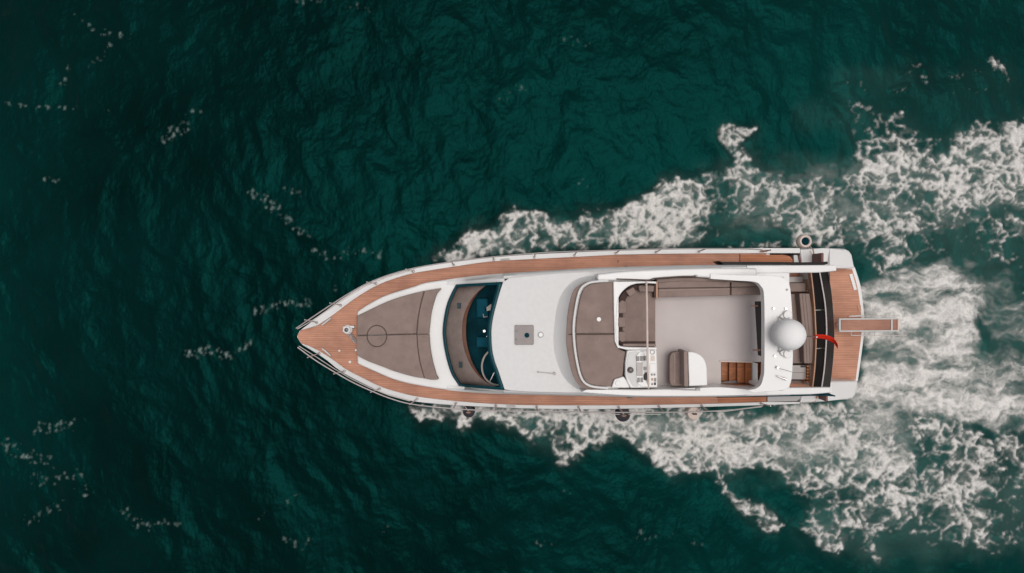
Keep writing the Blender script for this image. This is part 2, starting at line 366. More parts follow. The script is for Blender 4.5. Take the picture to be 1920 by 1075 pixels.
def foam_fields(x, y, px, py, lace, milk, body, fleck):
    """foam cover (0..1), aeration of the water (0..1) at sea points x, y (metres)"""
    jx = fbm(x*.9, y*.9, 300, 4, .6)*34; jy = fbm(x*.9, y*.9, 340, 4, .6)*34
    d = sample(lace, px+jx, py+jy); m = sample(milk, px+jx*1.2, py+jy*1.2)
    wx = x+.38*fbm(x*1.1, y*1.1, 11, 3)+.12*perlin(x*3.6, y*3.6, 31); wy = y+.38*fbm(x*1.1, y*1.1, 51, 3)+.12*perlin(x*3.6, y*3.6, 77)
    wx = wx+.03*perlin(x*11, y*11, 32); wy = wy+.03*perlin(x*11, y*11, 78)
    f = fbm(x*.55, y*.7, 120, 4, .55); ff = fbm(x*5.5, y*5.5, 160, 4, .62)
    a1, b1 = worley(wx*1.7, wy*2.0, 3); e1 = b1-a1
    a2, b2 = worley(wx*4.0+9, wy*4.6, 8); e2 = b2-a2
    a3, b3 = worley(wx*7.5+3, wy*8.0, 14); e3 = b3-a3
    n2 = fbm(wx*2.4, wy*2.9, 520, 2, .45)
    D = np.clip(d+f*.75, 0, 1.3)*sstep(.06, .30, d)
    net = np.maximum(np.maximum(np.exp(-(e1/.12)**2), .92*np.exp(-(e2/.15)**2)), .7*np.exp(-(e3/.20)**2)*sstep(.5, .75, D))
    net = np.maximum(net, .8*np.exp(-(n2/.055)**2))
    hole = sstep(.12, .55, e1)*.42+sstep(.12, .55, e2)*.30
    v = D*1.22+net*.60-hole*1.15+ff*.46-.93
    cov = sstep(-.17, .44, v)*(.88+.5*ff)
    cov = np.maximum(cov, .12*sstep(-.9, .0, v)*sstep(.3, .7, D)*(1+1.2*ff))
    # loose flecks away from the wake
    fd = sample(fleck, px+jx*.25, py+jy*.25)
    speck = sstep(.10, .45, fbm(x*8.5, y*6.0, 950, 3, .6)+(fd-.60)*.9)*sstep(.12, .4, fd)*.50
    # churned propeller wash: streaks drawn aft, boils, bright filaments
    sx = x+.45*fbm(x*.6, y*.6, 210, 4)+.14*fbm(x*2.4, y*2.4, 215, 3); sy = y+.45*fbm(x*.6, y*.6, 250, 4)+.14*fbm(x*2.4, y*2.4, 255, 3)
    s = fbm(sx*.48, sy*1.5, 400, 5, .62)
    q1 = np.exp(-(fbm(sx*.55, sy*1.9, 440, 3, .5)/.06)**2); q2 = np.exp(-(fbm(sx*1.3, sy*3.6, 460, 3, .5)/.075)**2); q3 = np.exp(-(fbm(sx*3.0, sy*7.0, 480, 3, .55)/.10)**2)
    near = sstep(1800, 1600, px)*.14
    wl = np.exp(-(e2/.16)**2)*.30+np.exp(-(e3/.2)**2)*.22
    wash = (np.clip(m*.86+s*1.6-.36+near+.45*ff, 0, 1)*.74+(.55*q1+.40*q2+.22*q3+.7*wl)*np.clip(m*.9+s*1.3, 0, 1))*sstep(.30, .80, m)
    cov = np.clip(np.maximum(np.maximum(cov, wash*.95), speck), 0, 1)
    air = np.clip(m*.62+sample(body, px+jx, py+jy)*.30, 0, 1)*(1+.5*fbm(x*1.2, y*1.2, 880, 4))
    return cov, air

# ================================================================= the sea and its foam
def wave_height(x, y, px, py, lace, milk):
    c, s = math.cos(math.radians(-66)), math.sin(math.radians(-66))
    x2 = x+.5*fbm(x*.35, y*.35, 700, 2); y2 = y+.5*fbm(x*.35, y*.35, 730, 2)
    cr = x2*c+y2*s; tr = -x2*s+y2*c                       # along the crests / across them
    rd = lambda p: .5-np.sqrt(p*p+.004)*1.6
    h = .095*rd(perlin(tr/3.1, cr/5.5, 500))+.05*fbm(x2/2.6, y2/2.6, 505, 3)+.16*perlin(tr/6.5, cr/9.0, 507)
    h += .046*rd(perlin(tr/1.35+4, cr/2.3, 520))
    h += .022*rd(perlin(tr/.66+9, cr/1.05, 540))
    h += .030*fbm(x2/.55, y2/.62, 560, 4, .58)
    l = sample(lace, px, py); m = sample(milk, px, py); big = sstep(740, 800, px)
    h += big*(.10*np.clip(l, 0, 1)+.07*m*fbm(x*1.6, y*1.6, 600, 3)*1.5)
    return h
def axis(lo, hi, step, far, grow=1.35):
    a = list(np.arange(lo, hi+step/2, step)); s = step; p = a[-1]
    up = []
    while p < far: s *= grow; p += s; up.append(p)
    s = step; p = a[0]; dn = []
    while p > -far: s *= grow; p -= s; dn.append(p)
    return np.array(dn[::-1]+a+up), len(dn)
def grid_object(name, verts, quads, mat):
    me = bpy.data.meshes.new(name)
    me.vertices.add(len(verts)); me.vertices.foreach_set('co', verts.astype(np.float32).ravel())
    n = len(quads); me.loops.add(n*4); me.loops.foreach_set('vertex_index', quads.astype(np.int32).ravel())
    me.polygons.add(n); me.polygons.foreach_set('loop_start', np.arange(0, n*4, 4, dtype=np.int32))
    me.polygons.foreach_set('use_smooth', np.ones(n, bool))
    me.update(calc_edges=True); me.materials.append(MATS[mat])
    o = bpy.data.objects.new(name, me); scene.collection.objects.link(o); return o
def build_sea():
    step = .029
    xs, i0 = axis(-16.6, 16.6, step, 4500); ys, j0 = axis(-9.6, 9.6, step, 4500)
    X, Y = np.meshgrid(xs, ys); nx, ny = len(xs), len(ys)
    PX = X*FPX/CAMZ+CX; PY = -Y*FPX/CAMZ+CY
    lace, milk, body, light_falloff, fleck = maps()
    H = np.zeros(X.shape); cov = np.zeros(X.shape); air = np.zeros(X.shape)
    n_in = len(np.arange(-16.6, 16.6+step/2, step)); m_in = len(np.arange(-9.6, 9.6+step/2, step))
    sl = (slice(j0-12, j0+m_in+12), slice(i0-12, i0+n_in+12))
    H[sl] = wave_height(X[sl], Y[sl], PX[sl], PY[sl], lace, milk)*sstep(60, 20, np.hypot(X[sl], Y[sl]))
    core = (slice(j0, j0+m_in), slice(i0, i0+n_in))
    cov[core], air[core] = foam_fields(X[core], Y[core], PX[core], PY[core], lace, milk, body, fleck)
    c2 = cov.copy(); c2[1:-1, 1:-1] = .30*cov[1:-1, 1:-1]+.115*(cov[:-2, 1:-1]+cov[2:, 1:-1]+cov[1:-1, :-2]+cov[1:-1, 2:])+.06*(cov[:-2, :-2]+cov[2:, 2:]+cov[2:, :-2]+cov[:-2, 2:]); cov = c2      # feather the edges
    verts = np.stack([X, Y, H], -1).reshape(-1, 3)
    idx = np.arange(nx*ny).reshape(ny, nx)
    q = np.stack([idx[:-1, :-1], idx[:-1, 1:], idx[1:, 1:], idx[1:, :-1]], -1).reshape(-1, 4)
    sea = grid_object('sea', verts, q, 'sea_water'); sea['kind'] = 'structure'; sea['label'] = 'dark green rippled open sea'
    a = sea.data.attributes.new('air', 'FLOAT', 'POINT'); a.data.foreach_set('value', air.astype(np.float32).ravel())
    a = sea.data.attributes.new('painted_falloff', 'FLOAT', 'POINT'); a.data.foreach_set('value', sample(light_falloff, np.clip(PX, -110, 2030), np.clip(PY, -110, 1190)).astype(np.float32).ravel())   # broad light falloff painted into the water colour, brightest round the wake
    # foam lies on the same lattice, a little proud of the water
    cf = cov.ravel(); qc = cf[q].max(1) > .03
    thick = fbm(X[core]*2.2, Y[core]*2.2, 800, 3)
    Z = H.copy(); Z[core] += .008+cov[core]*(.035+.045*thick)
    fv = np.stack([X, Y, Z], -1).reshape(-1, 3)
    fk = sample(fleck, np.clip(PX, -110, 2030), np.clip(PY, -110, 1190)); left = ((fk > sample(lace, np.clip(PX, -110, 2030), np.clip(PY, -110, 1190))) | (PX < 745)).ravel()[q[:, 0]]
    for nm, sel, mat, lab, cat in (('wake_foam', qc & ~left, 'foam', 'white lacy wake foam streaming aft along both sides of the yacht', 'foam'),
                                   ('foam_flecks', qc & left, 'fleck_foam', 'pale scattered foam flecks drifting on the dark water away from the wake', 'foam')):
        qq = q[sel]; used, inv = np.unique(qq, return_inverse=True)
        o = grid_object(nm, fv[used], inv.reshape(-1, 4), mat); o['kind'] = 'stuff'; o['label'] = lab; o['category'] = cat
        a = o.data.attributes.new('cover', 'FLOAT', 'POINT'); a.data.foreach_set('value', cf[used].astype(np.float32))
build_sea()

# ================================================================= the motor yacht
Y = thing('motor_yacht', V3(1090, 616, 0), 'white motor yacht with teak decks and taupe sun pads under way', 'yacht')
def sheer(px, py=0): return 1.55+.55*max(0.0, (1300-px)/743)**1.7
yT = fn([(557,632),(562,620.5),(573.5,612),(615,579.5),(647,557),(684,535),(724,518.5),(774.5,504.5),(825,495),(860,490),(917,483.5),(1001,477),(1120,471.5),(1200,468.5),(1274,466.5),(1360,465.5),(1480,465.5),(1581,465.5)])
yB = fn([(557,632),(565,645),(573.5,651),(607,671.5),(640.5,698),(684,721),(716,736),(750,746.5),(783,754),(850,760),(917,763.5),(1001,766.5),(1120,767.5),(1274,764.5),(1380,761.5),(1497,757.5),(1556,752)])
tT = fn([(558,630),(563,621),(575,614.5),(590,613),(620,594),(644,575.5),(675,553.5),(707.5,535),(740,522.5),(774.5,512.7),(820,505),(860,499),(917,491),(1001,486),(1120,480),(1157,478),(1274,476),(1440,475)])
tB = fn([(558,634),(566,644.5),(575,648),(590,654),(620,672),(647,692),(674,706),(714,725.5),(750,736.5),(783,744),(850,752),(917,757),(1001,760),(1157,760),(1274,758.5),(1360,756.6),(1440,754)])
iT = fn([(669,585),(691,570.5),(724,553.7),(774.5,538),(800,530),(860,521.5),(917,515),(1001,509.4),(1120,502),(1157,501),(1274,498),(1341,497),(1490,497)])
iB = fn([(669,682),(691,692),(741,713),(791,724.5),(850,733),(917,738),(1001,740.6),(1120,743),(1207,745),(1360,744),(1490,741)])
gT = fn([(850,529),(944,522.5),(1040,513.5),(1120,509.5),(1180,505.5),(1274,503),(1341,501.5),(1490,501)])      # roof edge
gB = fn([(850,726),(946,732),(1001,735.5),(1120,738),(1207,739.5),(1360,738.5),(1490,735.5)])
def xr(a, b, n): return [a+(b-a)*k/(n-1) for k in range(n)]
# ---- hull
xs = [557.6, 559, 562, 567, 574, 584, 598]+xr(615, 1000, 16)+xr(1050, 1556, 10)
rows = []
for x in xs:
    d = sheer(x); a = V3(x, yT(x), d); b = V3(x, yB(x), d); c = (a+b)/2; t = (x-557)/1000
    rake = 1.3*max(0, 1-t*2.2)**2
    pr = []
    for z, w, k in ((d, 1.0, 0), (d-.25, .985, .12), (d*.55, .93-.12*max(0, 1-t*2), .5), (.12, .90-.28*max(0, 1-t*1.6), .85), (-.35, .78-.35*max(0, 1-t*1.5), 1.0)):
        pr.append((z, w, k))
    ring = [Vector((c.x+(a.x-c.x)*w+rake*k, c.y+(a.y-c.y)*w, z)) for z, w, k in pr]
    ring += [Vector((c.x+rake*1.15, c.y, -.75))]
    ring += [Vector((c.x+(b.x-c.x)*w+rake*k, c.y+(b.y-c.y)*w, z)) for z, w, k in reversed(pr)]
    rows.append(ring)
hull = loft('hull', rows, 'gelcoat', Y, close=False, caps=False)
v = [p for p in rows[-1]]; make('transom', v, [list(range(len(v)))], 'gelcoat', hull)
v, f = [], []
xc = [x for x in xs if x < 1475]
for x in xc: v += [V3(x, yT(x), sheer(x)-.05), V3(x, yB(x), sheer(x)-.05)]
f = [[2*i, 2*i+1, 2*i+3, 2*i+2] for i in range(len(xc)-1)]
make('deck_moulding', v, f, 'gelcoat', hull, smooth=True)
xw = xr(566, 1500, 60)
for nm, outer, inner in (('toe_rail', yT, tT), ('toe_rail', yB, tB)):
    strip(nm, [(x, outer(x)) for x in xw], [(x, inner(min(x, 1437))) for x in xw], lambda x, y: sheer(x)+.055, lambda x, y: sheer(x)+.075, .16, 'gelcoat', hull, bevel=.015)
# ---- teak decks
bx = [558.5, 560, 563, 567, 572, 580, 590]+xr(600, 669, 8)
strip('bow_deck', [(x, tT(x)+.6) for x in bx], [(x, tB(x)-.6) for x in bx], lambda x, y: sheer(x)+.02, lambda x, y: sheer(x)+.02, .05, 'teak', Y, bevel=0)
sx = xr(669, 1437, 48)
strip('side_deck', [(x, tT(x)-.5) for x in sx], [(x, iT(x)+(14 if x > 860 else 8)) for x in sx], lambda x, y: sheer(x)+.02, lambda x, y: sheer(x)+.02, .05, 'teak', Y, bevel=0)
strip('side_deck', [(x, tB(x)+.5) for x in sx], [(x, iB(x)-16) for x in sx], lambda x, y: sheer(x)+.02, lambda x, y: sheer(x)+.02, .05, 'teak', Y, bevel=0)
prism('lower_side_deck', [(1388,478.5),(1468,478),(1481,480.5),(1486,487),(1487,497),(1388,497)], 1.582, 1.45, 'teak_oiled', Y, .004)
prism('lower_side_deck', [(1347,740),(1437,740),(1437,753.2),(1347,755)], 1.585, 1.45, 'teak_oiled', Y, .004)
prism('deck_step', [(1488,478.5),(1496,478.5),(1499.5,497),(1489,497)], 1.61, 1.4, 'grey_moulding', Y)
prism('step_trim', [(1497,478),(1500.5,481),(1503.5,497),(1500.5,497)], 1.66, 1.4, 'dark_red_trim', Y, .004)
prism('deck_step', [(1439,741),(1503,740),(1500,749),(1494,752.5),(1439,754)], 1.60, 1.4, 'shade_grey', Y)
box('deck_seam', 1387, 476.5, 1388.2, 495, 1.592, 1.5, 'seam', Y, 0)
# ---- foredeck trunk
tx = xr(669.5, 862, 24)
poly = [(x, iT(x)) for x in tx]+[(856,536),(848,556),(841,580),(837,605),(836,630),(840,660),(848,692),(860,722)]+[(x, iB(x)) for x in reversed(tx)]
prism('foredeck_trunk', poly, lambda x, y: 2.25, 1.6, 'gelcoat', Y, .05, 3)
# sun pad on the foredeck
sp_top = [(669,592.5),(691,582),(716,570),(741,560),(770,551.5),(795,545.5)]
sp_aft = [(797,545),(826,540.5),(818,553),(809,584),(805,616),(804.5,626)]
seam_t = [(795,545.5),(787.5,575),(783,602),(781.2,626)]
zp, zq = 2.40, 2.27
sunpad = prism('sun_pad', crv(sp_top, 5)+crv(seam_t, 5)[1:]+[(669,629)], zp, zq, 'cushion', Y, .035, 4)
seam_ta = [(782.6,626),(784.5,602),(789,575),(797,545)]
prism('sun_pad', [(797,545.2)]+crv(sp_aft, 5)[5:]+crv(seam_ta, 5), zp, zq, 'cushion', Y, .035, 4)
sp_bot = [(795.5,710),(774.5,706.5),(741,697),(716,687.5),(691,678),(672,668.5)]
prism('sun_pad', [(669,630.4),(781.2,627.4)]+crv([(781.2,628),(782.5,650),(787,680),(795.5,710)], 5)+crv(sp_bot, 5)[1:]+[(669,664)], zp, zq, 'cushion', Y, .035, 4)
prism('sun_pad', crv([(782.6,627.4),(784,650),(788.5,680),(797,710.3)], 5)+crv([(808,712.5),(822,711.5),(818,703),(811,678),(806.5,652),(804.5,627.4)], 5), zp, zq, 'cushion', Y, .035, 4)
ring = [V3(706.7+18.4*math.cos(k*math.pi/18), 630.4+20*math.sin(k*math.pi/18), zp+.003) for k in range(36)]
tube('hatch_seam', ring, .014, 'seam', sunpad, 6, closed=True)
tube('seam_piping', [V3(670, 629.8, zp+.002), V3(688, 629.4, zp+.002)], .010, 'seam', sunpad, 6)
tube('seam_piping', [V3(725.5, 628.6, zp+.002), V3(801, 626.7, zp+.002)], .010, 'seam', sunpad, 6)
tube('seam_piping', [V3(x, y, zp+.002) for x, y in crv([(796,546),(788,576),(783.5,602),(781.8,627),(783.3,650),(788,680),(796.2,709.5)], 5)], .010, 'seam', sunpad, 6)
# ---- bow fittings
wl = V3(653, 618, 2.05)
windlass = lathe('windlass', (wl.x, wl.y, 2.05), [(.13, 0), (.13, .07), (.10, .1), (.07, .11), (.10, .18), (.09, .2)], 'gelcoat', Y, 18)
lathe('gypsy', (wl.x, wl.y, 2.25), [(.055, 0), (.06, .02), (.03, .035)], 'gauge_dark', windlass, 14)
box('windlass_motor', 642, 612, 651, 624, 2.16, 2.0, 'gelcoat', windlass, .03)
box('windlass_arm', 655, 611, 664, 615.5, 2.17, 2.0, 'gelcoat', windlass, .02)
for k in range(9):
    t = k/8; p = V3(653+13*t, 624+16*t+random.uniform(-1.2, 1.2), 2.06)
    tube('chain_link', [p+Vector((.05*math.cos(a), .028*math.sin(a)*(1 if k % 2 else 1.3), .012*math.sin(2*a))) for a in np.linspace(0, 2*math.pi, 9)[:-1]], .012, 'steel', windlass, 5, closed=True)
def cleat(px, py, z, ang, l=.2, mat='steel'):
    c = V3(px, py, z); u = Vector((math.cos(ang), math.sin(ang), 0))
    o = tube('cleat', [c+u*(-l)+Vector((0, 0, .075)), c+u*(-l*.5)+Vector((0, 0, .06)), c+u*(l*.5)+Vector((0, 0, .06)), c+u*l+Vector((0, 0, .075))], [.018, .026, .026, .018], mat, Y, 8)
    for s in (-.4, .4): tube('cleat_post', [c+u*(l*s), c+u*(l*s)+Vector((0, 0, .06))], .022, mat, o, 8)
    return o
cleat(613, 603, 2.05, math.radians(38), .16, 'grey_moulding'); cleat(613, 660, 2.05, math.radians(-40), .16, 'grey_moulding')
cleat(947, 486.5, 1.74, .06, .13, 'grey_moulding'); cleat(958, 762, 1.74, -.03, .13, 'grey_moulding')
disc('deck_filler', 656, 679, 2.02, 2.4, .03, 'gelcoat', Y); disc('deck_filler', 636, 658, 2.04, 1.8, .03, 'gelcoat', Y); disc('deck_filler', 667, 657, 2.02, 2, .03, 'gelcoat', Y)
box('vent', 1171.5, 499.5, 1177, 505.5, 2.98, 2.8, 'gauge_dark', Y, .01); box('vent', 1179.5, 745.5, 1186, 748.5, 1.75, 1.55, 'gauge_dark', Y, .01)
disc('deck_light', 963, 508.5, 1.70, 1.2, .03, 'seam', Y, 10); disc('deck_light', 1159, 490, 1.65, 1.2, .03, 'seam', Y, 10); disc('deck_light', 893, 733, 2.5, 2, .03, 'shade_grey', Y, 10)
# ---- windshield and what shows behind it
wa = crv([(856,534),(846.6,551),(838,573),(832.5,602),(831,628),(836,663),(846.6,700),(862,724)], 6)      # lower (forward) edge
wb = crv([(941,529),(932.5,561),(922.5,602),(920.5,632),(924,667),(935,700),(945,731)], 7)                # upper (aft) edge
def resample(c, n):
    c = [np.array(p) for p in c]; s = [0]
    for a, b in zip(c[:-1], c[1:]): s.append(s[-1]+np.linalg.norm(b-a))
    return [tuple(np.array([np.interp(t, s, [p[k] for p in c]) for k in (0, 1)])) for t in np.linspace(0, s[-1], n)]
NU = 41; wa, wb = resample(wa, NU), resample(wb, NU)
ws = [0, .055, .2, .35, .5, .65, .8, .925, 1]
grid = []
for i in range(NU):
    u = i/(NU-1); A = V3(*wa[i], 2.30); B = V3(*wb[i], 3.17)
    grid.append([A.lerp(B, s)+Vector((0, 0, .07*math.sin(math.pi*s)+.05*math.sin(math.pi*u))) for s in ws])
nw = len(ws); V = [p for r in grid for p in r]
pane_f, frame_f = [], []
for i in range(NU-1):
    for j in range(nw-1):
        q = [i*nw+j, i*nw+j+1, (i+1)*nw+j+1, (i+1)*nw+j]
        (frame_f if (j in (0, nw-2) or i in (0, NU-2)) else pane_f).append(q)
wsh = make('windshield', V, pane_f, 'windshield_glass', Y, smooth=True)
if sum(p.normal.z for p in wsh.data.polygons) < 0: wsh.data.flip_normals()
wfr = make('windshield_frame', V, frame_f, 'teal_band', wsh, smooth=True)
md = wfr.modifiers.new('thick', 'SOLIDIFY'); md.thickness = .03; md.offset = 0
# dashboard and saloon
dk = [(914,533),(900,545),(887.5,561),(878,582),(874,600),(873,626),(875,645),(879,663),(886,682),(897,701),(912,716),(930,725)]
da = [(860,532),(848,552),(840,574),(835,602),(834,628),(839,663),(849,700),(864,722)]
N = 30; dk_r, da_r = resample(crv(dk, 5), N), resample(crv(da, 5), N)
dash = strip('dashboard', da_r, [(x-7*math.sin(math.pi*k/(N-1)), y) for k, (x, y) in enumerate(dk_r)], 2.24, 2.30, .25, 'dash_leather', Y, bevel=0)
strip('dash_band', [(x-7*math.sin(math.pi*k/(N-1))+.2, y) for k, (x, y) in enumerate(dk_r)], [(x+.8, y) for x, y in dk_r], 2.325, 2.30, .2, 'dash_wood', dash, bevel=.01)
box('vent', 857, 568, 864, 579, 2.305, 2.2, 'teal_band', dash, .004); box('vent', 860, 679, 867, 690, 2.305, 2.2, 'teal_band', dash, .004)
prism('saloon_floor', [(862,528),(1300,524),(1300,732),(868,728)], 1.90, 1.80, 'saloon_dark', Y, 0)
st = [V3(932+30*math.cos(a)*.95, 688+34*math.sin(a), 2.42+.10*math.cos(a)) for a in np.linspace(0, 2*math.pi, 29)[:-1]]
wheel = tube('steering_wheel', st, .026, 'fender_cream', Y, 8, closed=True)
for a in (0, 2.1, 4.2): tube('spoke', [V3(932, 688, 2.40), V3(932+28*math.cos(a), 688+33*math.sin(a), 2.42+.1*math.cos(a))], .014, 'steel', wheel, 6)
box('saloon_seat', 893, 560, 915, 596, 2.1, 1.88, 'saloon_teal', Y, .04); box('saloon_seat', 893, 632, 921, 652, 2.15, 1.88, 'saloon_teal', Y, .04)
prism('chart_paper', [(910,578),(921,570),(922,582),(909,584)], 2.1, 2.08, 'fender_cream', Y, 0); tube('instrument_bracket', [V3(906, 589, 2.15), V3(907, 595, 2.15), V3(914, 594, 2.15)], .012, 'fender_cream', Y, 6)
disc('instrument', 908, 621, 2.1, 2.6, .05, 'steel', Y, 12); disc('instrument', 914, 632, 2.1, 2.4, .05, 'steel', Y, 12)
# white sides of the windshield
for g, i_, e in ((gT, iT, 0), (gB, iB, -1)):
    n = 16; cx = xr(838, 946, n)
    A, B, M = [], [], []
    for k, x in enumerate(cx):
        t = k/(n-1); sx_ = 852 if e == 0 else 857
        s = min(1, max(0, (x-sx_)/(942-sx_)))
        yy = (534.5+(529-534.5)*s) if e == 0 else (724+(731.5-724)*s)
        if x < sx_: yy += (-1 if e == 0 else 1)*0
        A.append(V3(x, yy, 2.26+.91*s)); B.append(V3(x, i_(x), 2.22+.70*s)); M.append(V3(x, g(max(x, 850))*s+(yy*.5+i_(x)*.5)*(1-s), 2.275+.92*s))
    loft('cabin_shoulder', [A, M, B], 'gelcoat', Y)
# ---- cabin walls and side windows under the roof overhang
for s, i_ in ((1, iT), (-1, iB)):
    cx = xr(870, 1478, 20)
    top = [V3(x, i_(x), 2.9)+Vector((0, -.07*s, .1)) for x in cx]; bot = [Vector((p.x, p.y+.03*s, 1.5)) for p in top]
    wall = loft('cabin_wall', [top, bot], 'gelcoat', Y)
    for a, b in ((2, 8), (8, 14), (14, 19)):
        tp = [p+Vector((.05 if k == a else (-.05 if k == b else 0), .02*s, -.22)) for k, p in enumerate(top) if a <= k <= b]
        bt = [Vector((p.x, p.y+.018*s, 2.1)) for p in tp]
        loft('side_window', [tp, bt], 'black_glass', wall)
# ---- roof / flybridge deck (well for the stairs left open)
wfront = [(943,529),(933,561),(923,602),(921,632),(924.5,667),(935.5,700),(946,731)]
x0, x1, yy0, yy1 = 1352, 1431, 679, 724
zr = 3.2
fwd = crv(wfront, 5)+[(x, gB(x)) for x in xr(960, x0, 24)]+[(x, gT(x)) for x in xr(x0, 955, 24)]
roof = prism('cabin_roof', fwd, zr, 3.08, 'nonskid', Y, .02)
aft = [[(x, gT(x)) for x in xr(x0, 1480, 8)]+[(1480, yy0), (x0, yy0)], [(x0, yy1), (1480, yy1)]+[(x, gB(x)) for x in xr(1480, x0, 8)], [(x1, yy0), (1480, yy0), (1480, yy1), (x1, yy1)]]
prisms('flybridge_deck', aft, zr, 3.08, 'gelcoat', Y)
for g, i_ in ((gT, iT), (gB, iB)):
    cx = xr(944, 1482, 40)
    loft('roof_skirt', [[V3(x, g(x), 3.195) for x in cx], [V3(x, g(x)*.55+i_(x)*.45, 3.16) for x in cx], [V3(x, i_(x), 2.96) for x in cx], [V3(x, i_(x), 2.88) for x in cx]], 'gelcoat', Y)
tube('gutter', [V3(x, gT(x), 3.19) for x in xr(944, 1175, 20)], .012, 'grey_moulding', roof, 6)
fl0 = [(1150,528),(1340,522),(x0,524),(x0,732),(1150,732)]
floor_ = prisms('flybridge_floor', [fl0, [(x0,524),(1440,526),(1440,yy0),(x0,yy0)], [(x1,yy0),(1440,yy0),(1440,yy1),(x1,yy1)], [(x0,yy1),(1440,yy1),(1440,732),(x0,732)]], 3.212, 3.19, 'fly_floor', Y)
# roof fittings
hatch = prism('roof_hatch', [(966,610),(999,610),(1001,612),(1001,645),(999,647),(967,647),(965,645),(965,612)], 3.25, 3.15, 'hatch_grey', Y, .01)
disc('hatch_latch', 988, 629, 3.275, 4.6, .03, 'saloon_dark', hatch, 16)
for y in (621, 637): disc('hinge', 968.5, y, 3.265, 2, .02, 'gauge_dark', hatch, 10)
disc('deck_vent', 1014, 628, 3.235, 5.5, .05, 'shade_grey', roof, 18); disc('deck_vent_cap', 1014, 628, 3.25, 4, .03, 'gelcoat', roof, 18)
tube('aerial', [V3(1009, 698, 3.26), V3(1040, 701, 3.26)], .008, 'shade_grey', roof, 6); disc('aerial_base', 1040, 701, 3.27, 2.8, .08, 'screen_grey', roof, 12); disc('aerial_tip', 1009, 698, 3.27, 1.6, .03, 'shade_grey', roof, 8)
# ---- flybridge front: sloped fairing, cushion band, white hand rail, sun pad
A = crv([(1152,516),(1120,516.5),(1093,519),(1072,529),(1054.6,548),(1043.5,577),(1037.5,627.5),(1039,660),(1051,697),(1068,720),(1085,731),(1110,736.5),(1152,737)], 6)
B = crv([(1152,526),(1120,526.5),(1099,529),(1085,536),(1073.5,549),(1065,585.6),(1062,627.5),(1062.8,652),(1070,690),(1080,716),(1095,729),(1115,732),(1152,732)], 6)
n = 60; Ar, Br = resample(A, n), resample(B, n)
loft('flybridge_fairing', [[V3(*p, 3.195) for p in Ar], [V3(*(np.array(p)*.45+np.array(q)*.55), 3.38) for p, q in zip(Ar, Br)], [V3(*p, 3.70) for p in Br]], 'gelcoat', Y)
front = prism('flybridge_front', Br+[(1160,732),(1160,526)], 3.705, 3.2, 'gelcoat', Y, .01)
C = crv([(1140,527),(1120,528),(1100,532.5),(1086,548),(1077,594),(1075.5,627),(1080,669),(1090,709),(1107,724),(1140,728)], 6)
Cr = resample(C, n)
strip('cushion_band', Br[3:-3], Cr[3:-3], 3.77, 3.78, .07, 'cushion', front, bevel=.012)
tube('hand_rail', [V3(*p, 3.86) for p in Cr], .030, 'gelcoat', front, 8)
p1 = crv([(1150,528.5),(1122,530),(1103.5,535),(1090.5,550),(1081.5,594),(1079.5,626)], 6)
prism('sun_pad', p1+[(1152.5,625.7),(1150,580)], 3.83, 3.71, 'cushion', front, .032, 4)
p2 = crv([(1079.6,627.6),(1083.5,669),(1093,707),(1108,721.5),(1146,725.5)], 6)
prism('sun_pad', p2+[(1150,711.5),(1168,705.5),(1169,690),(1170.5,675),(1173.5,660),(1160,654.5),(1154,646),(1152.7,627.3)], 3.83, 3.71, 'cushion', front, .032, 4)
tube('seam_piping', [V3(1066, 627.2, 3.79), V3(1075, 627, 3.80)], .012, 'seam', front, 6); tube('seam_piping', [V3(1079, 626.8, 3.832), V3(1152, 626.5, 3.832)], .010, 'seam', front, 6)
disc('cup_holder', 1123, 599, 3.85, 4.2, .03, 'gelcoat', front, 18)
prism('coaming_tray', [(1152,711.5),(1169,706),(1178,716),(1182,728),(1146,728)], 3.86, 3.3, 'gelcoat', front, .03); disc('cup_holder', 1159, 719, 3.88, 5, .02, 'gelcoat', front, 16)
# ---- side coamings
ct_o = [(1120,514),(1180,508),(1274,504),(1341,502.5),(1420,503)]; ct_i = [(1420,527),(1378,525.5),(1345,522.5),(1308,520),(1274,520),(1236,522.5),(1213,526.5),(1151,526.5),(1120,526)]
cs = prism('side_coaming', crv(ct_o, 6)+crv(ct_i, 5), 3.88, 3.2, 'gelcoat', Y, .05, 3)
cb_o = [(1090,735),(1120,738),(1207,742.5),(1360,742),(1440,738)]; cb_i = [(1440,729.5),(1400,730),(1352,726.5),(1310,727.5),(1230,730),(1140,731),(1100,731)]
cp = prism('side_coaming', crv(cb_o, 6)+crv(cb_i, 5), 3.88, 3.2, 'gelcoat', Y, .04, 3)
tube('hand_rail', [V3(x, y, 3.93) for x, y in crv([(1156,523.5),(1190,524.5),(1216,525.5),(1226,522.5),(1240,521.5),(1275,519),(1305,518.5)], 6)], .016, 'seam', cs, 6)
tube('hand_rail', [V3(x, y, 3.93) for x, y in crv([(1163,730.5),(1200,731),(1250,730),(1305,732)], 6)], .013, 'shade_grey', cp, 6)
box('rail_foot', 1303, 515.5, 1308, 519.5, 3.93, 3.86, 'shade_grey', cs, .006); box('rail_foot', 1305, 728.5, 1313, 733, 3.93, 3.86, 'shade_grey', cp, .006)
tube('bimini_bow', [V3(x, y, z) for x, y, z in [(1212,527,3.85),(1212.3,540,4.1),(1213,570,4.25),(1213.6,630,4.3),(1214.5,690,4.2),(1215.5,715,4.05),(1216,729,3.85)]], .026, 'fender_cream', Y, 8)
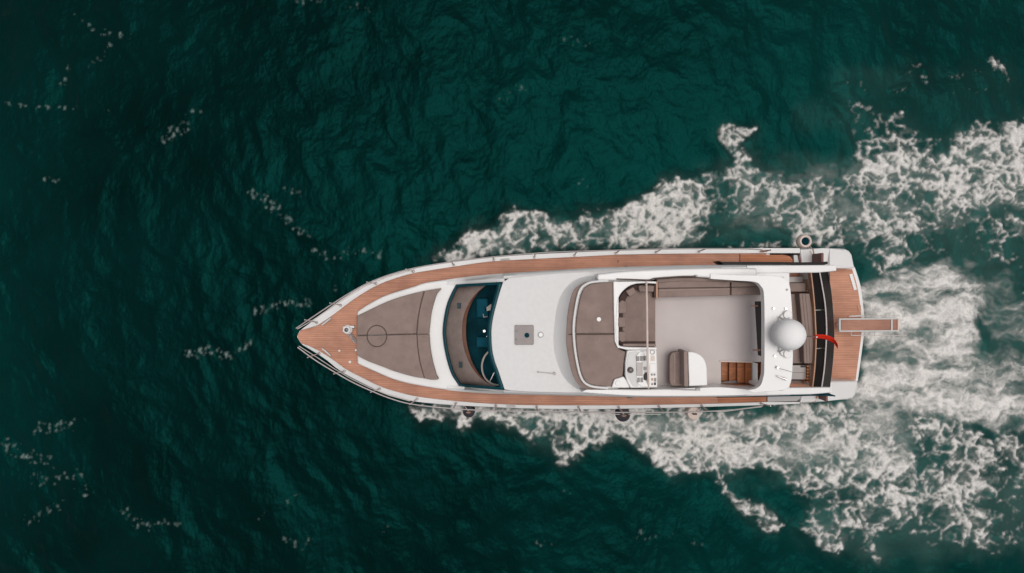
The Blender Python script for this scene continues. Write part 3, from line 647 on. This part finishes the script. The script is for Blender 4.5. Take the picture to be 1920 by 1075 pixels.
# ---- settee
ic = crv([(1231,532.5),(1211,531.5),(1190,533),(1173.5,541),(1160,558.6),(1156,590),(1155.5,630),(1159,643),(1170,650.5),(1232,651.5)], 5)
oc = [(1232,656.5),(1176,656.5),(1158,652.5),(1152.5,640),(1151,590),(1150,528),(1212,527.5),(1231,528)]
settee = prism('settee', ic+oc, 3.90, 3.2, 'gelcoat', Y, .02)
prism('seat', [(1157,600),(1161,562),(1174,543),(1190,535),(1229,533.5),(1229,649),(1166,649),(1158,640)], 3.50, 3.2, 'cushion', settee, .02)
icr = crv([(1226,533.5),(1211,533),(1191,535),(1175,543),(1162,560),(1158,590),(1157.5,630),(1160,640),(1168,647)], 5)
inn = crv([(1226,541),(1212,541),(1196,543),(1182,550),(1172,565),(1168,590),(1167.5,630),(1169,637),(1174,641)], 5)
strip('seat_back', icr, inn, 3.62, 3.60, .15, 'cushion_dark', settee, bevel=0)
for c in ([(1197,535.5),(1210,535),(1211,547),(1199,547.5)], [(1214,535),(1227,535.5),(1226,548),(1214,547)], [(1173,546),(1188,538),(1193.5,549),(1181,557)], [(1160.5,568),(1166,562.5),(1176,567),(1174.5,588),(1160,588)], [(1159.5,595),(1173,595),(1173.5,614),(1159.5,614)], [(1160,622),(1173,622),(1174,640),(1166,642.5),(1160.5,638)]):
    prism('back_cushion', c, 3.74, 3.5, 'cushion', settee, .035, 3)
box('armrest_gap', 1170, 640.5, 1229, 644.5, 3.53, 3.4, 'cushion_dark', settee, 0); box('armrest', 1168, 645, 1230, 650, 3.78, 3.4, 'cushion_light', settee, .02)
# ---- starboard lounge bench
bench = prism('lounge_bench', [(1234,541),(1300,540),(1369,539),(1369,554.5),(1300,556),(1234,558)], 3.62, 3.2, 'cushion', Y, .02)
prism('seat', [(1371.5,539),(1440,537),(1440,552.5),(1371.5,554)], 3.62, 3.2, 'cushion', bench, .02)
prism('backrest', [(1234,530),(1280,527),(1369,528),(1369,538.5),(1234,540.5)], 3.72, 3.2, 'cushion', bench, .02)
prism('backrest', [(1371.5,528),(1440,532),(1440,537),(1371.5,538.5)], 3.72, 3.2, 'cushion', bench, .02)
prism('back_ledge', [(1232,524),(1275,521),(1308,521),(1378,527),(1378,531),(1280,527.5),(1232,530)], 3.66, 3.2, 'cushion_light', bench, .01)
tube('piping', [V3(1236, 544.5, 3.635), V3(1368, 541.8, 3.635)], .011, 'piping', bench, 6)
box('bench_end', 1226, 534, 1229.5, 558, 3.70, 3.2, 'cushion_dark', bench, .006); box('bench_end', 1230, 528, 1233.5, 559, 3.72, 3.2, 'tan_fitting', bench, .006)
box('seat_gap', 1369.3, 531, 1371.2, 553.5, 3.60, 3.3, 'cushion_dark', bench, 0)
# ---- helm console
con = prism('helm_console', [(1176,657.5),(1200,656),(1231.5,655.5),(1233,690),(1233,727),(1182,728),(1176,716),(1172.5,704),(1172.5,680)], 3.93, 3.2, 'gelcoat', Y, .03, 3)
prism('console_top', [(1179,661),(1196,659),(1192,668),(1191,712),(1197,725),(1188,725),(1180,714),(1175.5,702),(1175.5,680)], 3.945, 3.9, 'grey_moulding', con, .006)
dpan = prism('instrument_panel', [(1193.5,667),(1198,661),(1206,658.5),(1214,658),(1215,725),(1205,725.5),(1197,721),(1193,713)], 3.975, 3.9, 'gelcoat', con, .012)
for k, x in enumerate((1193.5, 1200, 1206.3)): box('gauge', x, 668.5-k*.5, x+5.4, 677.5-k*.5, 3.985, 3.95, 'gauge_dark', dpan, .004)
for x in (1195, 1201): box('gauge', x, 708.5, x+4.8, 717, 3.985, 3.95, 'gauge_dark', dpan, .004)
box('screen', 1194, 680, 1205, 705.5, 3.985, 3.95, 'screen_grey', dpan, .004); box('switch', 1206.5, 688, 1212.5, 694, 3.985, 3.95, 'screen_grey', dpan, .004)
prism('throttle', [(1208,704),(1211,700),(1214.3,699),(1214,709),(1212,714),(1208.5,713)], 4.06, 3.95, 'black_rubber', dpan, .01)
lathe('compass', tuple(V3(1182, 694, 3.95)), [(.078, 0), (.078, .03), (.06, .07), (.025, .085)], 'gauge_dark', con, 18)
rg = [V3(1223.5+4*math.cos(a), 660.5+4*math.sin(a), 3.945) for a in np.linspace(0, 2*math.pi, 17)[:-1]]
tube('horn_ring', rg, .009, 'shade_grey', con, 6, closed=True)
box('switch_panel', 1220.5, 667.5, 1227.5, 677, 3.945, 3.9, 'fender_cream', con, .004); box('locker_lid', 1218.5, 682, 1230.5, 699.5, 3.95, 3.9, 'gelcoat', con, .008)
box('switch', 1220.5, 701, 1224, 704.5, 3.945, 3.9, 'gauge_dark', con, .003); box('switch', 1225.5, 701, 1229, 704.5, 3.945, 3.9, 'gauge_dark', con, .003)
box('switch', 1221.5, 709.5, 1225, 714, 3.945, 3.9, 'tan_fitting', con, .003); box('switch', 1227, 709, 1230.5, 716, 3.945, 3.9, 'gauge_dark', con, .003); box('switch', 1221.5, 718.5, 1224.5, 722.5, 3.945, 3.9, 'gauge_dark', con, .003); box('switch', 1226.5, 717.5, 1230, 722.5, 3.945, 3.9, 'cushion_dark', con, .003)
# ---- helm seat
hs_ = prism('helm_seat', [(1255.5,674),(1257,666),(1261,661),(1268,659.5),(1280,659),(1281,724),(1263,724.5),(1257.5,722),(1255.5,715)], 3.72, 3.5, 'cushion', Y, .03, 3)
box('pedestal', 1262, 680, 1300, 706, 3.55, 3.2, 'grey_moulding', hs_, .02)
prism('backrest', [(1282,658.5),(1289.5,659),(1291,725),(1283,725)], 4.12, 3.5, 'cushion_light', hs_, .02, 3)
prism('back_shell', crv([(1290,660),(1300,660.5),(1311,664.5),(1320,673),(1325,686),(1326,700),(1326.5,723)], 4)+[(1292,724.5)], 4.06, 3.3, 'gelcoat', hs_, .03, 3)
tube('piping', [V3(1265, 664, 3.725), V3(1265.5, 690, 3.725), V3(1265, 719, 3.725)], .009, 'piping', hs_, 6)
# ---- stairwell
tr_ = [V3(x, y, 3.21) for x, y in ((x0,yy0),(x1,yy0),(x1,yy1),(x0,yy1))]; br_ = [Vector((p.x, p.y, 2.2)) for p in tr_]
well = make('stairwell', tr_+br_, [[0,1,5,4],[1,2,6,5],[2,3,7,6],[3,0,4,7],[4,5,6,7]], 'mahogany', Y)
L = tr_[1].x-tr_[0].x; W = tr_[0].y-tr_[3].y
for k in range(5):
    xa = tr_[0].x+.06+k*L*.15; zt = 2.34+k*.16; ya = tr_[0].y-.03; yb = tr_[3].y+.03
    V = [Vector((x, y, z)) for z in (zt, zt-.05) for x, y in ((xa, ya), (xa+L*.19, ya), (xa+L*.19, yb), (xa, yb))]
    make('step', V, [[0,1,2,3],[7,6,5,4],[0,4,5,1],[1,5,6,2],[2,6,7,3],[3,7,4,0]], 'mahogany', well, bevel=.006)
prism('stair_divider', [(1411,679),(1421,682),(1421,724),(1411,724)], 3.235, 3.15, 'grey_moulding', well, .01)
prism('stair_lip', [(1350,676.5),(1412,678.5),(1412,680.5),(1350,679)], 3.25, 3.1, 'fender_cream', well, .006)
prism('stair_side', [(1352,717),(1411,709),(1411,717),(1352,724)], 2.7, 2.6, 'shade_grey', well, .008)
# ---- aft seat board by the arch
bar = prism('aft_board', [(1424,566),(1431,565.5),(1434.5,669),(1430,669)], 3.75, 3.4, 'black_rubber', Y, .01)
for x, y in ((1415, 572.5), (1419.5, 655.5)): prism('bracket', [(x-6, y), (x+7, y), (x+7, y+2.6), (x-6, y+2.6)], 3.72, 3.66, 'tan_fitting', bar, .004)
# ---- radar arch
zarch = lambda x, y: 3.92+.66*max(0, min(1, (x-1335)/105))
ao = crv([(1332,513.5),(1380,516),(1430,516.5),(1460,518.5),(1474,525),(1481,537),(1484,564),(1486,597),(1487,632),(1487,664),(1485.5,699),(1482,720),(1473,730),(1447,734),(1412,736.5)], 5)
ai = crv([(1400,731.5),(1415,729.5),(1426,722.5),(1431,708),(1433,690),(1433.5,600),(1432,551),(1427,537.5),(1415,529),(1378,526.3),(1332,523)], 5)
arch = prism('radar_arch', ao+ai, zarch, .22, 'gelcoat', Y, .045, 3, rel=True)
for y0_, y1_ in ((518.5, 527), (726, 733)):
    prism('arch_leg', [(1436,y0_),(1472,y0_+(1 if y0_ < 600 else 0)),(1470,y1_),(1436,y1_)], 4.40, 3.15, 'gelcoat', arch, .03)
for x, y in ((1451, 579), (1474, 579), (1453, 668), (1476, 667)): disc('arch_light', x, y, 4.62, 2.3, .06, 'steel', arch, 12)
disc('arch_light', 1476, 543.5, 4.60, 2.2, .04, 'shade_grey', arch, 10)
mount = prism('dome_mount', [(1460,600),(1465,590),(1482,589),(1486,594),(1487,660),(1483,668),(1466,668),(1461,658)], 4.66, 4.55, 'gelcoat', arch, .03, 3)
for y in (591, 664): disc('mount_pad', 1478, y, 4.70, 8, .08, 'gelcoat', mount, 20)
for y in (594, 661):
    for x in (1460, 1484): tube('mount_strut', [V3(x, y, 4.66), V3(1472, y+(6 if y < 620 else -6), 4.76)], .014, 'steel', mount, 6)
dc = V3(1479, 627.7, 4.98); R = 29.5*(CAMZ-4.98)/FPX
lathe('radar_dome', tuple(dc), [(R*.75, -.30), (R*.96, -.16), (R, 0), (R*.97, .12), (R*.87, .22), (R*.7, .30), (R*.45, .36), (R*.2, .385), (.01, .39)], 'dome_white', arch, 40)
tube('aerial', [V3(1457, 690, 4.66), V3(1484, 697.5, 4.9)], .007, 'shade_grey', arch, 6); disc('aerial_base', 1459, 690, 4.68, 2.6, .08, 'steel', arch, 12)
tube('horn', [V3(1457, 705.5, 4.66), V3(1466, 709, 4.66), V3(1474, 711.5, 4.66)], [.014, .018, .035], 'steel', arch, 10)
# ---- wings over the aft quarter
prism('overhang_wing', [(1400,498),(1569,497),(1569,508.5),(1536,511.5),(1400,513.5)], 3.22, 3.08, 'gelcoat', Y, .03, 3)
prism('overhang_wing', [(1400,728),(1558,726.5),(1558,737),(1520,740),(1400,742.5)], 3.22, 3.08, 'gelcoat', Y, .03, 3)
prism('side_screen', [(1347,489.5),(1356,491),(1436,491),(1500,492),(1542,491.5),(1552,490.5),(1552,495.5),(1540,498.5),(1360,498.5)], 2.75, 2.2, 'black_glass', Y, .006)
prism('side_screen', [(1345,742),(1420,741),(1520,738.5),(1545,738.5),(1567,742),(1566,744),(1545,742.5),(1500,743),(1420,744.5),(1345,746)], 2.75, 2.2, 'saloon_dark', Y, .006)
box('screen_post', 1540, 474.5, 1544.5, 493, 2.2, 1.5, 'dark_red_trim', Y, .008); box('screen_post', 1548, 742, 1552.5, 753, 2.0, 1.4, 'dark_red_trim', Y, .008)
cleat(1525, 480, 1.56, math.radians(-78), .20, 'tan_fitting'); cleat(1528, 747, 1.5, math.radians(70), .12, 'tan_fitting'); cleat(1432, 471, 1.62, .1, .12, 'tan_fitting')
# ---- aft cockpit
prism('cockpit_floor', [(1440,500),(1545,500),(1545,740),(1440,740)], 1.15, 1.05, 'teak', Y, 0)
for ya, yb in ((492, 507), (735, 748)):
    box('cockpit_side', 1440, ya, 1545, yb, 1.52, 1.0, 'gelcoat', Y, .01)
cb = prism('cockpit_bench', [(1470,551),(1496.5,551),(1503,610),(1505.5,682),(1470,682)], 1.56, 1.15, 'cushion_light', Y, .03)
prism('backrest', [(1498.5,550.5),(1519,550.5),(1527,600),(1528.5,640),(1527.5,682),(1508,682),(1505,620)], 1.85, 1.15, 'cushion_light', cb, .04, 3)
for dx in (5.5, 11): tube('seam_piping', [V3(1499+dx, 552, 1.855), V3(1505+dx*1.1, 620, 1.855), V3(1508+dx*1.0, 681, 1.855)], .010, 'cushion', cb, 6)
box('step_locker', 1470, 519, 1513, 530, 1.40, 1.1, 'screen_grey', Y, .01); box('step_locker', 1470, 531, 1511, 547, 1.58, 1.1, 'cushion_light', Y, .01)
for k in range(5): box('slat', 1512.5, 524+k*5, 1520, 527+k*5, 1.66, 1.2, 'tan_fitting', Y, .004)
lk = box('cockpit_locker', 1480, 685, 1511.5, 712, 1.62, 1.1, 'screen_grey', Y, .012); box('handle', 1502, 686, 1511, 689.2, 1.65, 1.6, 'black_rubber', lk, .004); tube('lid_seam', [V3(1482, 699, 1.622), V3(1511, 699, 1.622)], .005, 'seam', lk, 5)
box('step_locker', 1480, 713.5, 1520, 719, 1.35, 1.1, 'cushion', Y, .01)
for k in range(6): box('slat', 1513, 685.5+k*5.8, 1519, 689+k*5.8, 1.70, 1.2, 'mahogany', Y, .004)
box('slat_rail', 1519.5, 684, 1523, 724, 1.74, 1.1, 'gelcoat', Y, .01); box('slat_rail', 1520.5, 513, 1522.5, 548, 1.70, 1.1, 'tan_fitting', Y, .006)
# ---- transom: dark glazed hatch, sloping black panel
Lc = crv([(1520.5,510),(1524,540),(1527,572),(1529,610),(1530,640),(1527.5,690),(1523.5,726)], 6)
Mc = crv([(1537,510),(1542.5,540),(1547.5,572),(1550,610),(1549.5,640),(1546,690),(1541,726)], 6)
Rc = crv([(1552.5,510),(1558,540),(1561.5,572),(1564,610),(1564.5,640),(1562,680),(1556.5,726)], 6)
n = 37; Lc, Mc, Rc = resample(Lc, n), resample(Mc, n), resample(Rc, n)
tb = strip('transom_bulkhead', Lc, Rc, 1.93, 1.45, 1.2, 'gelcoat', Y, bevel=0)
def yi(c, y): return min(range(n), key=lambda k: abs(c[k][1]-y))
k1, k2 = yi(Mc, 581), yi(Mc, 653)
for a, b in ((0, k1), (k1, k2), (k2, n-1)):
    ea = 0 if a == 0 else 1.1; eb = 0 if b == n-1 else 1.1
    l = [(Lc[k][0]+2, Lc[k][1]+(ea if k == a else (-eb if k == b else 0))) for k in range(a, b+1)]; m_ = [(Mc[k][0]-1.3, Mc[k][1]+(ea if k == a else (-eb if k == b else 0))) for k in range(a, b+1)]
    strip('glazed_panel', l, m_, 2.0, 1.93, .12, 'black_glass', tb, bevel=.006)
strip('trim', [(x-.8, y) for x, y in Lc], [(x+1.6, y) for x, y in Lc], 1.99, 1.99, .2, 'tan_fitting', tb, bevel=.004)
strip('sloping_panel', [(x+1.5, y) for x, y in Mc], Rc, 1.90, 1.50, .12, 'black_glass', tb, bevel=.006)
strip('divider', [(x-1.2, y) for x, y in Mc], [(x+1.3, y) for x, y in Mc], 1.97, 1.965, .2, 'rail_steel', tb, bevel=.004)
# ---- stern quarters and swim platform
prism('stern_quarter', [(1500,466.5),(1540,465.8),(1575,465.8),(1586,467),(1593,470.5),(1598,478),(1603,503.5),(1552,503.5),(1530,498),(1503,497)], lambda x, y: 1.60-.55*max(0, (x-1552)/50), .35, 'gelcoat', Y, .06, 3)
prism('stern_quarter', [(1500,757),(1556,751.8),(1590,750),(1599,748),(1604,742),(1609.5,714.5),(1557,715.5),(1556,740),(1503,741)], lambda x, y: 1.58-.55*max(0, (x-1552)/50), .35, 'gelcoat', Y, .06, 3)
plat = prism('swim_platform', [(1530,500)]+crv([(1603,500),(1614.5,537),(1620,580),(1622,607),(1621,626),(1616,665),(1609,716)], 5)+[(1530,716)], .66, .42, 'gelcoat', Y, .03, 3)
prism('platform_deck', [(1540,504.5),(1597.5,504.5)]+crv([(1598,505),(1608,540),(1614,581),(1615.6,607),(1615,630),(1610,670),(1604.5,713)], 5)+[(1540,713.5)], .672, .62, 'teak', plat, .004)
prism('ladder_cover', [(1592.5,514.5),(1598.5,513),(1607,543),(1601.5,545)], .70, .62, 'gelcoat', plat, .006)
prism('shower_box', [(1607,572),(1614,572),(1615,583),(1610,583)], .69, .62, 'tan_fitting', plat, .004); prism('ladder_cover', [(1592,592.5),(1616,590.5),(1616,594),(1592,595)], .70, .62, 'gelcoat', plat, .004)
# ---- gangway
gz = 1.32
gw = prism('gangway', [(1577,599.5),(1683,598.5),(1683,618.8),(1577,619.8)], gz, gz-.05, 'teak_gangway', Y, .004)
for y0_, y1_ in ((597, 599.6), (619.6, 622.2)): prism('side_rail', [(1573.5,y0_+.4),(1686,y0_-.4),(1686,y1_-.4),(1573.5,y1_+.4)], gz+.035, gz-.08, 'grey_moulding', gw, .012)
for xa, xb in ((1573.5, 1576.6), (1671, 1674), (1683.2, 1686.5)): box('cross_bar', xa, 599.2, xb, 619.8, gz+.03, gz-.07, 'grey_moulding' if xa < 1680 else 'fender_cream', gw, .01)
tube('hand_wire', [V3(1592, 594, gz+.02), V3(1640, 592.6, gz+.02), V3(1687, 592.6, gz+.02)], .011, 'rail_steel', gw, 6); tube('hand_wire', [V3(1596, 629, gz), V3(1650, 629.4, gz), V3(1700, 629.2, gz)], .012, 'rail_steel', gw, 6)
for x in (1596, 1640): tube('wire_post', [V3(x, 621, gz-.02), V3(x, 629.2, gz)], .010, 'rail_steel', gw, 6)
tube('gangway_mount', [V3(1572, 609, .7), V3(1578, 609, gz-.02)], .06, 'gelcoat', gw, 10)
# ---- guard rails
def guard(path, bases, inner, lean):
    pts = [V3(x, y, z) for x, y, z in crv(path, 5)]
    r = tube('guard_rail', pts, .017, 'rail_steel', Y, 8)
    low = [V3(x, y, z) for x, y, z in [(px_*.55+lean(px_)[0]*.45, py_*.55+lean(px_)[1]*.45, z-.34) for px_, py_, z in path[:7]]]
    tube('lower_rail', low, .012, 'rail_steel', r, 6)
    for bx_ in bases:
        z0 = sheer(bx_); b0 = V3(bx_, inner(bx_), z0)
        p = min(pts, key=lambda q: (q.x-b0.x)**2+(q.y-b0.y)**2)
        k = pts.index(p); p = Vector((b0.x, np.interp(b0.x, [q.x for q in pts], [q.y for q in pts]), np.interp(b0.x, [q.x for q in pts], [q.z for q in pts])))
        if bx_ < 800: p.x -= .10
        tube('stanchion', [b0, p], .017, 'rail_steel', r, 7); lathe('stanchion_base', tuple(b0), [(.04, 0), (.04, .08), (.025, .095)], 'rail_steel', r, 10)
hz = lambda x: sheer(x)+.80
edgeT = lambda x: (yT(x)*.35+tT(x)*.65); edgeB = lambda x: (yB(x)*.35+tB(x)*.65)
pathT = [(x, y, hz(x)) for x, y in [(555,616),(585,595.5),(618,573.5),(650,553),(684,534),(724,517.5),(774,503.5),(825,494.5),(880,487),(950,479.5),(1040,473),(1157,469.5),(1230,467.5),(1309,466.5),(1400,467),(1430,469)]]
pathB = [(x, y, hz(x)) for x, y in [(558,651.5),(590,675),(624,696),(658,715.5),(691,731),(728,746),(766,757),(820,764),(880,768.5),(950,771),(1040,772),(1157,773.5),(1230,773.5),(1314,772),(1380,768),(1430,761.5)]]
guard(pathT, [595, 640, 706, 776, 851, 926, 1002, 1077, 1154, 1229, 1309, 1427], edgeT, lambda x: (x+6, edgeT(x+10)))
guard(pathB, [600, 647, 713, 783, 855, 930, 1006, 1084, 1159, 1234, 1314, 1425], edgeB, lambda x: (x+6, edgeB(x+10)))

# ================================================================= things that hang from or stand on the yacht
def fender(px, py, z, rpx, mat, label, tie, hole=False):
    r = rpx*(CAMZ-z)/FPX; c = V3(px, py, z)
    t = thing('fender', Vector((c.x, c.y, z-.55)), label, 'fender', 'fenders hung along the hull')
    if hole:
        lathe('body', (c.x, c.y, z-.55), [(r*.35, .24), (r*.8, .27), (r, .33), (r, .42), (r*.93, .49), (r*.8, .53), (r*.62, .53), (r*.52, .49)], mat, t, 26)
        lathe('end_cap', (c.x, c.y, z-.55), [(r*.54, .40), (r*.54, .50), (r*.4, .515), (.01, .52)], 'saloon_dark', t, 20)
    else:
        lathe('body', (c.x, c.y, z-.55), [(r*.3, 0), (r*.72, .05), (r*.95, .15), (r, .28), (r, .44), (r*.86, .51), (r*.5, .54), (r*.26, .56)], mat, t, 26)
        tube('eye', [Vector((c.x+.05*math.cos(a), c.y, z+.04+.05*math.sin(a))) for a in np.linspace(0, 2*math.pi, 13)[:-1]], .020, 'fender_navy' if mat == 'fender_cream' else 'tan_fitting', t, 6, closed=True)
    for k, pts in enumerate(tie): tube('rope', [V3(*p) for p in pts], .010, 'rope', t, 6)
    return t
fender(878.5, 773, 1.6, 11.6, 'fender_navy', 'small dark fender with white rope beside the forward side deck, nearest the bow', [[(872,763,1.85),(878,771,1.62)], [(867,771.8,1.50),(878,771.3,1.60),(890,770.9,1.50)]])
fender(1169.5, 779, 1.6, 13.6, 'fender_navy', 'larger dark fender on the hull beside the helm console', [[(1161,766,1.75),(1169.5,777,1.62)], [(1092,775.5,1.35),(1169,777.3,1.60),(1238,777,1.35)]])
fender(1302, 776, 1.6, 13.2, 'fender_cream', 'pale cream fender on the hull beside the helm seat, aft of two dark ones', [[(1314,766,1.7),(1302,774,1.56)], [(1303,772,1.56),(1360,771.5,1.5),(1428,763,1.6)]])
fender(1511.5, 452.5, 1.5, 13.4, 'fender_cream', 'pale round fender with dark hollow centre by the stern quarter, alone on its side', [[(1515,461,1.4),(1520,472,1.66),(1525,480,1.62)], [(1519,462,1.4),(1526,471,1.66),(1528,484,1.62)]], hole=True)
# ensign on its staff at the stern
fb = V3(1514, 630, 2.0)
fl = thing('ensign', fb, 'plain red flag streaming from a short staff over the dark transom', 'flag')
s0, s1 = V3(1512, 630.5, 1.85), V3(1530, 632, 3.0)
tube('staff', [s0, s1], .018, 'steel', fl, 8); lathe('finial', tuple(s1), [(.02, 0), (.03, .02), (.012, .05)], 'steel', fl, 10)
cl = crv([(1527.5,631.5),(1536,631),(1547,632),(1557,635.5),(1565,641),(1571,650)], 5); nf = len(cl)
V, F = [], []
for i, (x, y) in enumerate(cl):
    t = i/(nf-1)
    for j in range(9):
        s = j/8; w = math.sin(t*7-s*1.8)*1.1*t
        V.append(V3(x-(1-t)*2*s, y+(s-.5)*(6.8+2.5*t)+w*.4, 2.95-.20*s-.05*t))
for i in range(nf-1):
    for j in range(8): F.append([i*9+j, i*9+j+1, (i+1)*9+j+1, (i+1)*9+j])
cloth = make('cloth', V, F, 'flag_red', fl, smooth=True); md = cloth.modifiers.new('thick', 'SOLIDIFY'); md.thickness = .006
